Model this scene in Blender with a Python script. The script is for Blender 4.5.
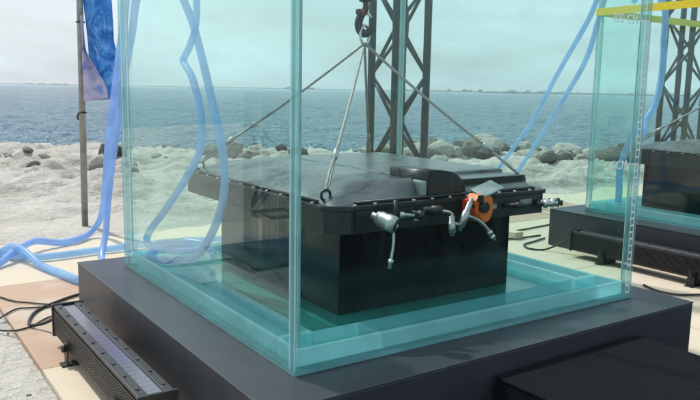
import bpy, bmesh, math, random
from mathutils import Vector, Matrix, noise
R = math.radians
random.seed(7)
for o in list(bpy.data.objects):
    bpy.data.objects.remove(o)
scene = bpy.context.scene
C = scene.collection

# ------------------------------------------------------------------ camera
YAW, PITCH, ROLL = 0.60135, 0.15003, 0.01779
CAM = Vector((-0.9107, -1.5705, 0.9845))
fwd = Vector((math.sin(YAW)*math.cos(PITCH), math.cos(YAW)*math.cos(PITCH), -math.sin(PITCH)))
rt = Vector((math.cos(YAW), -math.sin(YAW), 0)); up = rt.cross(fwd)
r2 = math.cos(ROLL)*rt + math.sin(ROLL)*up
u2 = -math.sin(ROLL)*rt + math.cos(ROLL)*up
cd = bpy.data.cameras.new('camera'); cam = bpy.data.objects.new('camera', cd); C.objects.link(cam)
cd.sensor_width = 36; cd.lens = 36*728.4/700; cd.clip_start = 0.02; cd.clip_end = 60000
M = Matrix.Identity(4)
for i in range(3):
    M[i][0] = r2[i]; M[i][1] = u2[i]; M[i][2] = -fwd[i]; M[i][3] = CAM[i]
cam.matrix_world = M
scene.camera = cam

# ------------------------------------------------------------------ sky, sun, exposure
SUN_TO = Vector((-0.27, 0.96, 0)).normalized()
ELEV = R(54)
sun_dir = Vector((SUN_TO.x*math.cos(ELEV), SUN_TO.y*math.cos(ELEV), math.sin(ELEV)))
w = bpy.data.worlds.new('World'); scene.world = w; w.use_nodes = True
nt = w.node_tree; nt.nodes.clear()
sky = nt.nodes.new('ShaderNodeTexSky'); sky.sky_type = 'NISHITA'; sky.sun_disc = False
sky.sun_elevation = ELEV; sky.sun_rotation = math.atan2(sun_dir.x, sun_dir.y)
sky.air_density = 1.0; sky.dust_density = 4.0; sky.ozone_density = 1.5; sky.altitude = 0
tc = nt.nodes.new('ShaderNodeTexCoord'); mp = nt.nodes.new('ShaderNodeMapping'); mp.inputs['Scale'].default_value = (1.2, 1.2, 5)
nz = nt.nodes.new('ShaderNodeTexNoise'); nz.inputs['Scale'].default_value = 2.2; nz.inputs['Detail'].default_value = 7; nz.inputs['Roughness'].default_value = .6
rp = nt.nodes.new('ShaderNodeMapRange'); rp.inputs[1].default_value = .35; rp.inputs[2].default_value = .72; rp.inputs[3].default_value = .48; rp.inputs[4].default_value = .98
mx = nt.nodes.new('ShaderNodeMix'); mx.data_type = 'RGBA'; mx.inputs[7].default_value = (7.3, 8.5, 9.3, 1)
bg = nt.nodes.new('ShaderNodeBackground'); bg.inputs['Strength'].default_value = 0.10
wo = nt.nodes.new('ShaderNodeOutputWorld')
L = nt.links.new
L(tc.outputs['Generated'], mp.inputs[0]); L(mp.outputs[0], nz.inputs['Vector']); L(nz.outputs[0], rp.inputs[0])
L(rp.outputs[0], mx.inputs[0]); L(sky.outputs[0], mx.inputs[6]); L(mx.outputs[2], bg.inputs[0]); L(bg.outputs[0], wo.inputs[0])
sl = bpy.data.lights.new('sun', 'SUN'); sl.energy = 2.8; sl.angle = R(1.5); sl.color = (1, .955, .89)
so = bpy.data.objects.new('sun', sl); C.objects.link(so)
so.rotation_euler = (-sun_dir).to_track_quat('-Z', 'Y').to_euler(); so.location = (0, 0, 30)
vs = scene.view_settings; vs.view_transform = 'Standard'; vs.look = 'None'; vs.exposure = 0.30; vs.gamma = 1; vs.use_curve_mapping = False
scene.render.engine = 'CYCLES'
scene.cycles.max_bounces = 7; scene.cycles.transparent_max_bounces = 28; scene.cycles.glossy_bounces = 4; scene.cycles.diffuse_bounces = 3
scene.cycles.use_adaptive_sampling = True; scene.cycles.adaptive_threshold = 0.03; scene.cycles.adaptive_min_samples = 16

# ------------------------------------------------------------------ materials
class NT:
    def __init__(s, name):
        s.m = bpy.data.materials.new(name); s.m.use_nodes = True; s.t = s.m.node_tree; s.t.nodes.clear()
        s.out = s.t.nodes.new('ShaderNodeOutputMaterial')
    def n(s, ty, **kw):
        nd = s.t.nodes.new('ShaderNode'+ty)
        for k, v in kw.items():
            if isinstance(k, str) and hasattr(nd, k) and k not in ('inputs',): setattr(nd, k, v)
        return nd
    def l(s, a, b): s.t.links.new(a, b)
    def coord(s, scale=(1, 1, 1), kind='Object'):
        c = s.n('TexCoord'); m = s.n('Mapping'); m.inputs['Scale'].default_value = scale
        s.l(c.outputs[kind], m.inputs[0]); return m.outputs[0]
    def noise(s, vec, scale, detail=4, rough=.55, dist=0):
        q = s.n('TexNoise'); q.inputs['Scale'].default_value = scale; q.inputs['Detail'].default_value = detail
        q.inputs['Roughness'].default_value = rough; q.inputs['Distortion'].default_value = dist
        s.l(vec, q.inputs['Vector']); return q.outputs[0]
    def ramp(s, fac, stops):
        q = s.n('ValToRGB'); e = q.color_ramp.elements
        while len(e) < len(stops): e.new(.5)
        for i, (p, c) in enumerate(stops): e[i].position = p; e[i].color = (*c, 1) if len(c) == 3 else c
        s.l(fac, q.inputs[0]); return q.outputs[0]
    def rng(s, fac, a, b, c, d):
        q = s.n('MapRange'); q.inputs[1].default_value = a; q.inputs[2].default_value = b; q.inputs[3].default_value = c; q.inputs[4].default_value = d
        s.l(fac, q.inputs[0]); return q.outputs[0]
    def mixc(s, fac, a, b, mode='MIX'):
        q = s.n('Mix'); q.data_type = 'RGBA'; q.blend_type = mode
        for inp, v in ((q.inputs[0], fac), (q.inputs[6], a), (q.inputs[7], b)):
            if hasattr(v, 'is_linked'): s.l(v, inp)
            elif isinstance(v, (int, float)): inp.default_value = v
            else: inp.default_value = (*v, 1)
        return q.outputs[2]
    def bump(s, h, strength=.3, dist=.01, nrm=None):
        q = s.n('Bump'); q.inputs['Strength'].default_value = strength; q.inputs['Distance'].default_value = dist
        s.l(h, q.inputs['Height'])
        if nrm: s.l(nrm, q.inputs['Normal'])
        return q.outputs[0]
    def bsdf(s, col, rough=.5, metal=0., spec=.5, nrm=None, **kw):
        q = s.n('BsdfPrincipled')
        for inp, v in (('Base Color', col), ('Roughness', rough), ('Metallic', metal), ('Specular IOR Level', spec)):
            if hasattr(v, 'is_linked'): s.l(v, q.inputs[inp])
            else: q.inputs[inp].default_value = (*v, 1) if inp == 'Base Color' else v
        if nrm: s.l(nrm, q.inputs['Normal'])
        for k, v in kw.items(): q.inputs[k.replace('_', ' ')].default_value = v
        return q.outputs[0]
    def done(s, sh): s.l(sh, s.out.inputs[0]); return s.m

def simple(name, col, rough=.5, metal=0., spec=.5, var=.25, scale=18, bump=.0, kind='Object', rv=.12):
    s = NT(name); v = s.coord(kind=kind); n = s.noise(v, scale, 5)
    c = s.mixc(s.rng(n, .3, .7, 0, 1), [x*(1-var) for x in col], [min(1, x*(1+var)) for x in col])
    r = s.rng(s.noise(v, scale*2.3, 3), .3, .7, max(.02, rough-rv), min(1, rough+rv))
    nr = s.bump(s.noise(v, scale*6, 3), bump, .004) if bump else None
    return s.done(s.bsdf(c, r, metal, spec, nr))

MAT = {}
# sand
s = NT('sand'); v = s.coord()
a = s.noise(v, 1.3, 6, .6); b = s.noise(v, 90, 3, .6); c = s.noise(v, 14, 4, .6)
col = s.ramp(a, [(.3, (.36, .34, .30)), (.5, (.50, .475, .43)), (.72, (.60, .575, .53))])
col = s.mixc(s.rng(b, .35, .7, 0, .45), col, (.22, .20, .17))
col = s.mixc(s.rng(c, .55, .75, 0, .3), col, (.68, .655, .61))
h = s.n('Math'); h.operation = 'ADD'; s.l(c, h.inputs[0]); s.l(s.rng(b, 0, 1, 0, .14), h.inputs[1])
MAT['sand'] = s.done(s.bsdf(col, .95, 0, .15, s.bump(h.outputs[0], .9, .035)))
# sea
s = NT('sea_water'); v = s.coord((1, 1.6, 1))
n1 = s.noise(v, 1.6, 5, .6, .6); n2 = s.noise(v, 6.5, 4, .55, .4)
n3 = s.noise(v, 3.1, 3, .5, .3)
nb = s.bump(n2, 1, .16, s.bump(n3, 1, .36, s.bump(n1, 1, .5)))
MAT['sea'] = s.done(s.bsdf((.16, .285, .375), .08, 0, .5, nb, IOR=1.33))
# plywood
def plywood(name, base, dark):
    s = NT(name); v = s.coord((1, 14, 1), 'Object'); v2 = s.coord()
    g = s.noise(v, 3.5, 6, .62, 1.2); st = s.noise(v2, 2.2, 5, .6)
    col = s.mixc(s.rng(g, .3, .75, 0, .75), base, dark)
    col = s.mixc(s.rng(st, .48, .70, 0, .7), col, (.55, .51, .445))
    col = s.mixc(s.rng(s.noise(v2, 5.5, 6, .7, .6), .58, .66, 0, .35), col, [x*.62 for x in base])
    col = s.mixc(s.rng(s.noise(v2, 26, 4), .62, .75, 0, .5), col, (.46, .43, .38))
    return s.done(s.bsdf(col, .75, 0, .25, s.bump(g, .15, .003)))
MAT['ply_cream'] = plywood('plywood_cream', (.62, .54, .42), (.53, .445, .325))
MAT['ply_red'] = plywood('plywood_reddish', (.47, .335, .245), (.40, .275, .19))
MAT['ply_edge'] = simple('plywood_edge', (.42, .33, .22), .8)
# black painted plinth
s = NT('plinth_black'); v = s.coord()
n = s.noise(v, 5, 6, .6); sc = s.noise(s.coord((30, 2, 2)), 3, 4)
col = s.mixc(s.rng(n, .35, .75, 0, 1), (.029, .035, .043), (.037, .044, .053))
col = s.mixc(s.rng(s.noise(v, 45, 5, .7), .66, .8, 0, .35), col, (.16, .155, .145))
MAT['plinth'] = s.done(s.bsdf(col, s.rng(n, .3, .7, .36, .44), 0, .5, s.bump(s.noise(v, 220, 2), .12, .002)))
# carpet
s = NT('black_carpet'); v = s.coord()
b = s.noise(v, 260, 3, .7)
col = s.mixc(s.rng(b, .4, .7, 0, 1), (.005, .006, .007), (.022, .024, .028))
col = s.mixc(s.rng(s.noise(v, 120, 3, .7), .68, .76, 0, .5), col, (.2, .19, .175))
MAT['carpet'] = s.done(s.bsdf(col, .95, 0, .1, s.bump(b, .8, .006)))
# glass pane
def glass(name, tint, film=.02, filmcol=(.55, .8, .76)):
    s = NT(name)
    lw = s.n('LayerWeight'); lw.inputs[0].default_value = .5
    pw = s.n('Math'); pw.operation = 'POWER'; s.l(lw.outputs['Facing'], pw.inputs[0]); pw.inputs[1].default_value = 5
    f = s.rng(pw.outputs[0], 0, 1, .022, 1.0)
    tr = s.n('BsdfTransparent'); tr.inputs[0].default_value = (*tint, 1)
    gl = s.n('BsdfGlossy'); gl.inputs['Roughness'].default_value = .0; gl.inputs[0].default_value = (.92, 1, .98, 1)
    m1 = s.n('MixShader'); s.l(f, m1.inputs[0]); s.l(tr.outputs[0], m1.inputs[1]); s.l(gl.outputs[0], m1.inputs[2])
    df = s.n('BsdfDiffuse'); df.inputs[0].default_value = (*filmcol, 1)
    tl = s.n('BsdfTranslucent'); tl.inputs[0].default_value = (*filmcol, 1)
    md = s.n('MixShader'); md.inputs[0].default_value = .5; s.l(df.outputs[0], md.inputs[1]); s.l(tl.outputs[0], md.inputs[2])
    v = s.coord((1.5, 1.5, .5)); n = s.noise(v, 5, 6, .65)
    dr = s.noise(s.coord((9, 9, .6)), 6, 4, .6)
    mu = s.n('Math'); mu.operation = 'MULTIPLY'; s.l(s.rng(n, .45, .78, film*.35, film*3.0), mu.inputs[0]); s.l(s.rng(dr, .45, .75, .5, 3.2), mu.inputs[1])
    m2 = s.n('MixShader'); s.l(mu.outputs[0], m2.inputs[0]); s.l(m1.outputs[0], m2.inputs[1]); s.l(md.outputs[0], m2.inputs[2])
    return s.done(m2.outputs[0])
MAT['glass'] = glass('green_tinted_glass', (.918, .988, .972), .0022)
def solidglass(name, deep, trans, mixf):
    s = NT(name); v = s.coord()
    n = s.noise(v, 7, 4, .6)
    col = s.mixc(s.rng(n, .3, .7, 0, 1), [x*.88 for x in deep], [min(1, x*1.12) for x in deep])
    b = s.bsdf(col, .12, 0, .5)
    tr = s.n('BsdfTransparent'); tr.inputs[0].default_value = (*trans, 1)
    tl = s.n('BsdfTranslucent'); s.l(col, tl.inputs[0])
    mt = s.n('MixShader'); mt.inputs[0].default_value = .45; s.l(b, mt.inputs[1]); s.l(tl.outputs[0], mt.inputs[2])
    m = s.n('MixShader'); m.inputs[0].default_value = mixf; s.l(mt.outputs[0], m.inputs[1]); s.l(tr.outputs[0], m.inputs[2])
    return s.done(m.outputs[0])
MAT['edge'] = solidglass('glass_cut_edge', (.26, .43, .45), (.64, .85, .86), .52)
MAT['edge_bright'] = solidglass('glass_chamfer_highlight', (.50, .78, .79), (.72, .94, .95), .35)  # paler copy of the edge glass; corner highlights painted into its colour
MAT['brace'] = solidglass('turquoise_cut_edge_lit', (.58, .85, .88), (.68, .93, .95), .36)  # strip sides paler than their tops; internal reflection put into the colour
MAT['brace_top'] = solidglass('turquoise_glass_brace', (.36, .70, .75), (.58, .87, .91), .76)
MAT['seam'] = simple('aged_silicone', (.28, .46, .46), .35, var=.2)
s = NT('tank_floor'); v = s.coord()
MAT['tankfloor'] = s.done(s.bsdf(s.mixc(s.rng(s.noise(v, 8, 5), .3, .7, 0, 1), (.10, .28, .28), (.16, .40, .40)), .35))
s = NT('shallow_water'); v = s.coord()
lw = s.n('LayerWeight'); lw.inputs[0].default_value = .5
nb = s.bump(s.noise(v, 16, 3, .5, .8), .12, .01); s.l(nb, lw.inputs['Normal'])
pw = s.n('Math'); pw.operation = 'POWER'; s.l(lw.outputs['Facing'], pw.inputs[0]); pw.inputs[1].default_value = 5
tr = s.n('BsdfTransparent'); tr.inputs[0].default_value = (.72, .95, .92, 1)
gl = s.n('BsdfGlossy'); gl.inputs['Roughness'].default_value = .02; s.l(nb, gl.inputs['Normal'])
m1 = s.n('MixShader'); s.l(s.rng(pw.outputs[0], 0, 1, .03, 1), m1.inputs[0]); s.l(tr.outputs[0], m1.inputs[1]); s.l(gl.outputs[0], m1.inputs[2])
MAT['tankwater'] = s.done(m1.outputs[0])
MAT['white_print'] = simple('white_print', (.80, .83, .82), .5, var=.1)
MAT['black_box'] = simple('black_gloss_board', (.006, .007, .008), .14, var=.3, rv=.05)
MAT['black_metal'] = simple('black_metal', (.018, .019, .020), .42, spec=.45, scale=30)
MAT['truss'] = simple('truss_black', (.011, .013, .014), .5, spec=.35, scale=25)
MAT['dark_plastic'] = simple('dark_plastic', (.014, .014, .015), .45)
s = NT('cover_metal'); v = s.coord((2, 6, 1)); n = s.noise(v, 4, 5, .55, .6)
MAT['cover'] = s.done(s.bsdf(s.mixc(s.rng(n, .35, .7, 0, 1), (.10, .106, .11), (.16, .168, .172)), s.rng(n, .3, .7, .24, .34), .5, .7, s.bump(n, .05, .01)))
MAT['steel'] = simple('bright_steel', (.60, .60, .58), .38, 1.0, var=.15, scale=40)
MAT['wire'] = simple('wire_rope', (.34, .34, .32), .45, .8, var=.35, scale=160, bump=.6)
MAT['alu'] = simple('cast_aluminium', (.40, .41, .41), .36, .9, var=.12, scale=50, bump=.2)
MAT['orange'] = simple('orange_plastic', (.80, .17, .03), .4, var=.12)
MAT['red'] = simple('red_plastic', (.55, .03, .03), .4, var=.15)
MAT['copper_red'] = simple('red_paint', (.40, .06, .05), .4)
MAT['grey_plate'] = simple('grey_plate', (.30, .34, .34), .4, .5)
MAT['led_body'] = simple('led_housing', (.030, .030, .031), .38, .3, scale=40)
MAT['led_trim'] = simple('led_trim', (.05, .05, .05), .40, .5, scale=60)
s = NT('led_lens'); v = s.coord()
wv = s.n('TexWave'); wv.inputs['Scale'].default_value = 9.5; wv.bands_direction = 'Y'; s.l(v, wv.inputs[0])
MAT['lens'] = s.done(s.bsdf(s.mixc(s.rng(wv.outputs[1], .2, .8, 0, 1), (.12, .118, .145), (.15, .147, .178)), .13, 0, .6))
# hoses
def hose(name, col, tp):
    s = NT(name); v = s.coord(); n = s.noise(v, 7, 4)
    c = s.mixc(s.rng(n, .3, .7, 0, 1), [x*.85 for x in col], [min(1, x*1.15) for x in col])
    b = s.bsdf(c, .28, 0, .5, s.bump(s.noise(s.coord((1, 1, 1)), 60, 3), .25, .004))
    tl = s.n('BsdfTranslucent'); s.l(c, tl.inputs[0])
    m = s.n('MixShader'); m.inputs[0].default_value = .38; s.l(b, m.inputs[1]); s.l(tl.outputs[0], m.inputs[2])
    tr = s.n('BsdfTransparent'); tr.inputs[0].default_value = (.70, .84, .98, 1)
    m3 = s.n('MixShader'); m3.inputs[0].default_value = tp; s.l(m.outputs[0], m3.inputs[1]); s.l(tr.outputs[0], m3.inputs[2])
    return s.done(m3.outputs[0])
MAT['hose'] = hose('blue_hose', (.36, .55, .95), .30)
MAT['hose2'] = hose('pale_blue_hose', (.40, .64, .94), .42)
MAT['cable'] = simple('black_rubber', (.020, .019, .018), .6)
MAT['strap'] = simple('yellow_webbing', (.80, .62, .02), .6, var=.12, scale=60, bump=.4)
MAT['pole'] = simple('pole_metal', (.30, .29, .265), .5, .4, var=.3, scale=12)
s = NT('flag_print'); v = s.coord((1.0, 1.0, .8))
n = s.noise(v, 7, 5, .6, 2.5); vo = s.n('TexVoronoi'); vo.feature = 'DISTANCE_TO_EDGE'; vo.inputs['Scale'].default_value = 7
dv = s.n('Vector' + 'Math'); dv.operation = 'ADD'; s.l(v, dv.inputs[0]); nn = s.n('TexNoise'); nn.inputs['Scale'].default_value = 9; s.l(v, nn.inputs['Vector']); s.l(nn.outputs[1], dv.inputs[1]); s.l(dv.outputs[0], vo.inputs['Vector'])
col = s.ramp(n, [(.3, (.03, .14, .50)), (.5, (.08, .34, .76)), (.7, (.36, .62, .90))])
st = s.noise(s.coord((9, 9, 3)), 2.6, 5, .7, 2.2)
col = s.mixc(s.rng(st, .54, .68, 0, .8), col, (.55, .78, .92))
b = s.bsdf(col, .6, 0, .2); tl = s.n('BsdfTranslucent'); s.l(col, tl.inputs[0])
m = s.n('MixShader'); m.inputs[0].default_value = .35; s.l(b, m.inputs[1]); s.l(tl.outputs[0], m.inputs[2])
MAT['flag'] = s.done(m.outputs[0])
s = NT('flag_back'); v = s.coord(); n = s.noise(v, 6, 4)
col = s.ramp(n, [(.36, (.08, .14, .46)), (.46, (.34, .34, .54)), (.58, (.52, .47, .60)), (.68, (.20, .28, .60))])
MAT['flagback'] = s.done(s.bsdf(col, .7, 0, .2))
# rocks
def rockmat(name, a, b):
    s = NT(name); v = s.coord(); n = s.noise(v, 3.5, 7, .62); f = s.noise(v, 22, 5, .65)
    col = s.mixc(s.rng(n, .35, .68, 0, 1), a, b); col = s.mixc(s.rng(f, .5, .75, 0, .55), col, [x*.55 for x in a])
    return s.done(s.bsdf(col, .9, 0, .2, s.bump(f, .7, .03)))
MAT['rock_pale'] = rockmat('pale_rock', (.36, .345, .31), (.54, .52, .48))
MAT['rock_dark'] = rockmat('dark_rock', (.07, .068, .062), (.15, .145, .13))
MAT['rock_mid'] = rockmat('brown_grey_rock', (.19, .175, .15), (.33, .31, .275))
MAT['far'] = simple('far_land', (.17, .18, .18), .9, scale=.01)  # base colour lightened to paint in some of the distance haze
MAT['far_white'] = simple('far_pale', (.42, .42, .41), .9, scale=.01)

# ------------------------------------------------------------------ mesh helpers
def bx(bm, x0, x1, y0, y1, z0, z1, mi=0, bev=0):
    vs_ = [bm.verts.new(p) for p in ((x0,y0,z0),(x1,y0,z0),(x1,y1,z0),(x0,y1,z0),(x0,y0,z1),(x1,y0,z1),(x1,y1,z1),(x0,y1,z1))]
    fs = []
    for q in ((0,3,2,1),(4,5,6,7),(0,1,5,4),(1,2,6,5),(2,3,7,6),(3,0,4,7)):
        f = bm.faces.new([vs_[i] for i in q]); f.material_index = mi; fs.append(f)
    if bev:
        es = list({e for f in fs for e in f.edges})
        bmesh.ops.bevel(bm, geom=es, offset=bev, segments=2, affect='EDGES', profile=.6)
    return bm
def frames(pts):
    P = [Vector(p) for p in pts]; T = []
    for i in range(len(P)):
        t = (P[min(i+1, len(P)-1)] - P[max(i-1, 0)])
        T.append(t.normalized() if t.length > 1e-9 else Vector((0, 0, 1)))
    n = T[0].orthogonal().normalized(); N = [n]
    for i in range(1, len(P)):
        n = N[-1] - T[i]*N[-1].dot(T[i]); N.append(n.normalized())
    return P, T, N
def tube(bm, pts, r, seg=8, flat=None, mi=0, cap=True):
    P, T, N = frames(pts); rings = []
    for i, (p, t, n) in enumerate(zip(P, T, N)):
        b = t.cross(n); rr = r[i] if isinstance(r, (list, tuple)) else r; ring = []
        for k in range(seg):
            a = 2*math.pi*k/seg
            d = n*math.cos(a)*rr + b*math.sin(a)*rr*(flat or 1)
            ring.append(bm.verts.new(p+d))
        rings.append(ring)
    for i in range(len(rings)-1):
        for k in range(seg):
            f = bm.faces.new((rings[i][k], rings[i][(k+1)%seg], rings[i+1][(k+1)%seg], rings[i+1][k])); f.smooth = True; f.material_index = mi
    if cap:
        f = bm.faces.new(rings[0][::-1]); f.material_index = mi
        f = bm.faces.new(rings[-1]); f.material_index = mi
    return bm
def catmull(pts, n=10):
    P = [Vector(p) for p in pts]; P = [2*P[0]-P[1]] + P + [2*P[-1]-P[-2]]; out = []
    for i in range(1, len(P)-2):
        a, b, c, d = P[i-1:i+3]
        for k in range(n):
            t = k/n
            out.append(.5*((2*b)+(c-a)*t+(2*a-5*b+4*c-d)*t*t+(3*b-a-3*c+d)*t**3))
    out.append(P[-2]); return out
def obj(name, bm, mat, parent=None, loc=None):
    me = bpy.data.meshes.new(name)
    bmesh.ops.recalc_face_normals(bm, faces=bm.faces)
    bm.to_mesh(me); bm.free()
    for m in (mat if isinstance(mat, (list, tuple)) else [mat]): me.materials.append(MAT[m])
    o = bpy.data.objects.new(name, me); C.objects.link(o)
    if parent: o.parent = parent
    if loc: o.location = loc
    return o
def tag(o, label=None, cat=None, group=None, kind=None):
    if label: o['label'] = label
    if cat: o['category'] = cat
    if group: o['group'] = group
    if kind: o['kind'] = kind
    return o
def thing(name, label, cat, loc=(0, 0, 0), group=None):
    o = bpy.data.objects.new(name, None); C.objects.link(o); o.location = loc; o.empty_display_size = .1
    return tag(o, label, cat, group)
def nb(): return bmesh.new()
class Local:                       # build in place, store relative to the thing's base
    def __init__(s, root): s.root = root; s.o = Vector(root.location)
    def part(s, name, bm, mat, parent=None):
        bmesh.ops.translate(bm, verts=bm.verts, vec=-s.o)
        return obj(name, bm, mat, parent or s.root)
def dup(root, offset, label, drop=()):
    def cp(o, par):
        c = o.copy(); C.objects.link(c); c.parent = par
        for ch in o.children:
            if ch.name.split('.')[0] not in drop: cp(ch, c)
        return c
    r = cp(root, None); r.location = Vector(root.location) + Vector(offset); r['label'] = label
    return r
def textmesh(body, size, name, mat, parent, mw, ext=.0006):
    cu = bpy.data.curves.new(name, 'FONT'); cu.body = body; cu.size = size; cu.extrude = ext; cu.resolution_u = 3
    t = bpy.data.objects.new('tmp', cu); C.objects.link(t)
    bpy.context.view_layer.update()
    dg = bpy.context.evaluated_depsgraph_get()
    me = bpy.data.meshes.new_from_object(t.evaluated_get(dg)); bpy.data.objects.remove(t)
    me.transform(mw); me.materials.clear(); me.materials.append(MAT[mat])
    o = bpy.data.objects.new(name, me); C.objects.link(o); o.parent = parent
    return o

SHIFT = 2.989
A, Bd, MG, PH = 1.44, 1.42, .153, .24      # tank width, depth, plinth margin, plinth height

# ------------------------------------------------------------------ ground, sea, far shore
def sm(a, b, x):
    t = max(0, min(1, (x-a)/(b-a))); return t*t*(3-2*t)
cy, sy = math.cos(YAW), math.sin(YAW)
def uv2w(u, v): return CAM.x+u*cy+v*sy, CAM.y-u*sy+v*cy
def sandz(u, v):
    x, y = uv2w(u, v)
    crest = 9.8 + .5*noise.noise(Vector((u*.35, 3, 0)))
    z = -.012 + .010*noise.noise(Vector((x*7, y*7, 1))) + .006*noise.noise(Vector((x*19, y*19, 4)))
    m = sm(4.7, 6.6, v)*(1-sm(crest, crest+1.2, v))
    rid = noise.fractal(Vector((u*.85, v*1.15, 7)), .9, 2.1, 4) + .55*(1-abs(noise.noise(Vector((u*1.6+3, v*2.1, 2))))*2)
    z += m*(.045 + .07*rid) + .03*sm(5, 7, v)*noise.noise(Vector((u*4, v*5, 2)))
    q1 = 1-abs(noise.noise(Vector((u*2.2+1, v*3.4, 12))))*2.4; q2 = 1-abs(noise.noise(Vector((u*5.5, v*8, 15))))*2.2
    q3 = 1-abs(noise.noise(Vector((u*3.1+.8*v, v*6-.9*u, 33))))*2.6
    z += m*(.045*q1 + .036*q2 + .045*q3 + .022*noise.noise(Vector((u*11, v*13, 3))) + .010*noise.noise(Vector((u*23, v*25, 8))))
    z += sm(7.5, 9.3, v)*.03
    z -= 1.3*sm(crest, crest+3.4, v) + .1*max(0, v-crest-3)
    dk = sm(-.42-.02, -.42+.02, x)*sm(-6.0, -5.9, y)*(1-sm(3.30, 3.50, y))
    dk = max(dk, (1-sm(3.30, 3.5, y))*sm(2.22, 2.30, y))
    z = z*(1-dk) + min(z, -.030)*dk
    if 2.6 < y < 3.9 and v < 12:
        dr = y-(3.16+.30*noise.noise(Vector((x*1.1, 2, 0)))+.12*noise.noise(Vector((x*4, y*2, 7))))
        if dr > -.05: z = max(z, -.012+.030*sm(-.05, .28, dr)+.008*noise.noise(Vector((x*9, y*9, 2))))
    return z
def axis(dense0, dense1, step, far, grow=1.25):
    xs = []; x = dense0
    while x < dense1: xs.append(x); x += step
    s_ = step
    while x < far: xs.append(x); s_ *= grow; x += s_
    xs.append(far); lo = []; x = dense0; s_ = step
    while x > -far: s_ *= grow; x -= s_; lo.append(x)
    return lo[::-1] + xs
def grid(us, vs_, zf):
    verts = []; faces = []
    for v_ in vs_:
        for u_ in us:
            verts.append((u_, v_, zf(u_, v_)))
    n = len(us)
    for j in range(len(vs_)-1):
        for i in range(n-1):
            k = j*n+i; faces.append((k, k+1, k+n+1, k+n))
    return verts, faces
def sheet(name, us, vs_, zf, mat):
    v_, f_ = grid(us, vs_, zf); me = bpy.data.meshes.new(name); me.from_pydata(v_, [], f_); me.materials.append(MAT[mat])
    for p in me.polygons: p.use_smooth = True
    o = bpy.data.objects.new(name, me); C.objects.link(o); o.location = (CAM.x, CAM.y, 0); o.rotation_euler[2] = -YAW
    o['kind'] = 'structure'; return o
vs_s = []
x = -60.; st = 12.
while x < 1.2: vs_s.append(x); x += max(.25, -x*.25)
x = 1.2
while x < 14: vs_s.append(x); x += .022 if x < 3.6 else .042
vs_s += [15, 18, 24, 40]
us_s = axis(-4.2, 7.2, .042, 70)
sheet('sand_ground', us_s, vs_s, sandz, 'sand')
SEA = -.46
def seaz(u, v):
    k = 1-sm(60, 160, v)
    if k <= 0 or v < 4: return SEA
    n1 = noise.noise(Vector((u*.35, v*.75, 1))); n2 = noise.noise(Vector((u*.9+5, v*1.9, 5))); n3 = noise.noise(Vector((u*2.2, v*4.2, 9)))
    return SEA + k*(.08*n1 + .10*n2 + .06*n3)
vs_w = []; x = 9.; 
while x < 170: vs_w.append(x); x *= 1.011
while x < 24000: vs_w.append(x); x *= 1.25
vs_w.append(26000)
rel = [i/120*1.15 for i in range(-120, 121)]
def seasheet():
    verts = []; faces = []; us = [-24, -12, -6, -3, -1.8] + rel + [1.8, 3, 6, 12, 24]
    n = len(us)
    for v_ in vs_w:
        for q in us:
            u_ = q*v_ if abs(q) < 5 else math.copysign(min(26000, abs(q)*v_ + 40), q)
            u_ = max(-26000, min(26000, u_)); verts.append((u_, v_, seaz(u_, v_)))
    for j in range(len(vs_w)-1):
        for i in range(n-1):
            k = j*n+i; faces.append((k, k+1, k+n+1, k+n))
    me = bpy.data.meshes.new('sea'); me.from_pydata(verts, [], faces); me.materials.append(MAT['sea'])
    for p in me.polygons: p.use_smooth = True
    o = bpy.data.objects.new('sea', me); C.objects.link(o); o.location = (CAM.x, CAM.y, 0); o.rotation_euler[2] = -YAW; o['kind'] = 'structure'
seasheet()
# far shore: low land with a faint skyline
def farshore():
    bm = nb(); rnd = random.Random(3)
    u = -5200
    while u < 5200:
        wd = rnd.uniform(60, 220); d = 4600 + 250*noise.noise(Vector((u*.0004, 0, 0)))
        hgt = 2.5 + 3*abs(noise.noise(Vector((u*.002, 5, 0))))
        if u > 300: hgt += 3.5
        bx(bm, u, u+wd+4, d, d+400, SEA-2, hgt)
        if rnd.random() < (.75 if u > -900 else .3):
            for k in range(rnd.randint(1, 4)):
                x0 = u+rnd.uniform(0, wd*.8); bx(bm, x0, x0+rnd.uniform(10, 34), d+20+k*9, d+60+k*9, hgt-1, hgt+rnd.uniform(1.5, 7)+(6 if rnd.random() < .12 and u > -900 else 0))
        u += wd
    o = obj('far_shore', bm, 'far'); o.location = (CAM.x, CAM.y, 0); o.rotation_euler[2] = -YAW
    tag(o, 'faint low land and skyline along the horizon across the sea', 'far shore', kind='stuff')
    bm = nb(); u = 260.
    while u < 760:
        d = rnd.uniform(14, 30); h_ = rnd.uniform(1.2, 2.0); bx(bm, u, u+d+1, 1500+rnd.uniform(0, 8), 1520, SEA-1, SEA+h_); u += d
    o = obj('breakwater', bm, 'far_white'); o.location = (CAM.x, CAM.y, 0); o.rotation_euler[2] = -YAW
    tag(o, 'long low pale breakwater on the sea near the horizon at right', 'breakwater')
farshore()

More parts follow.
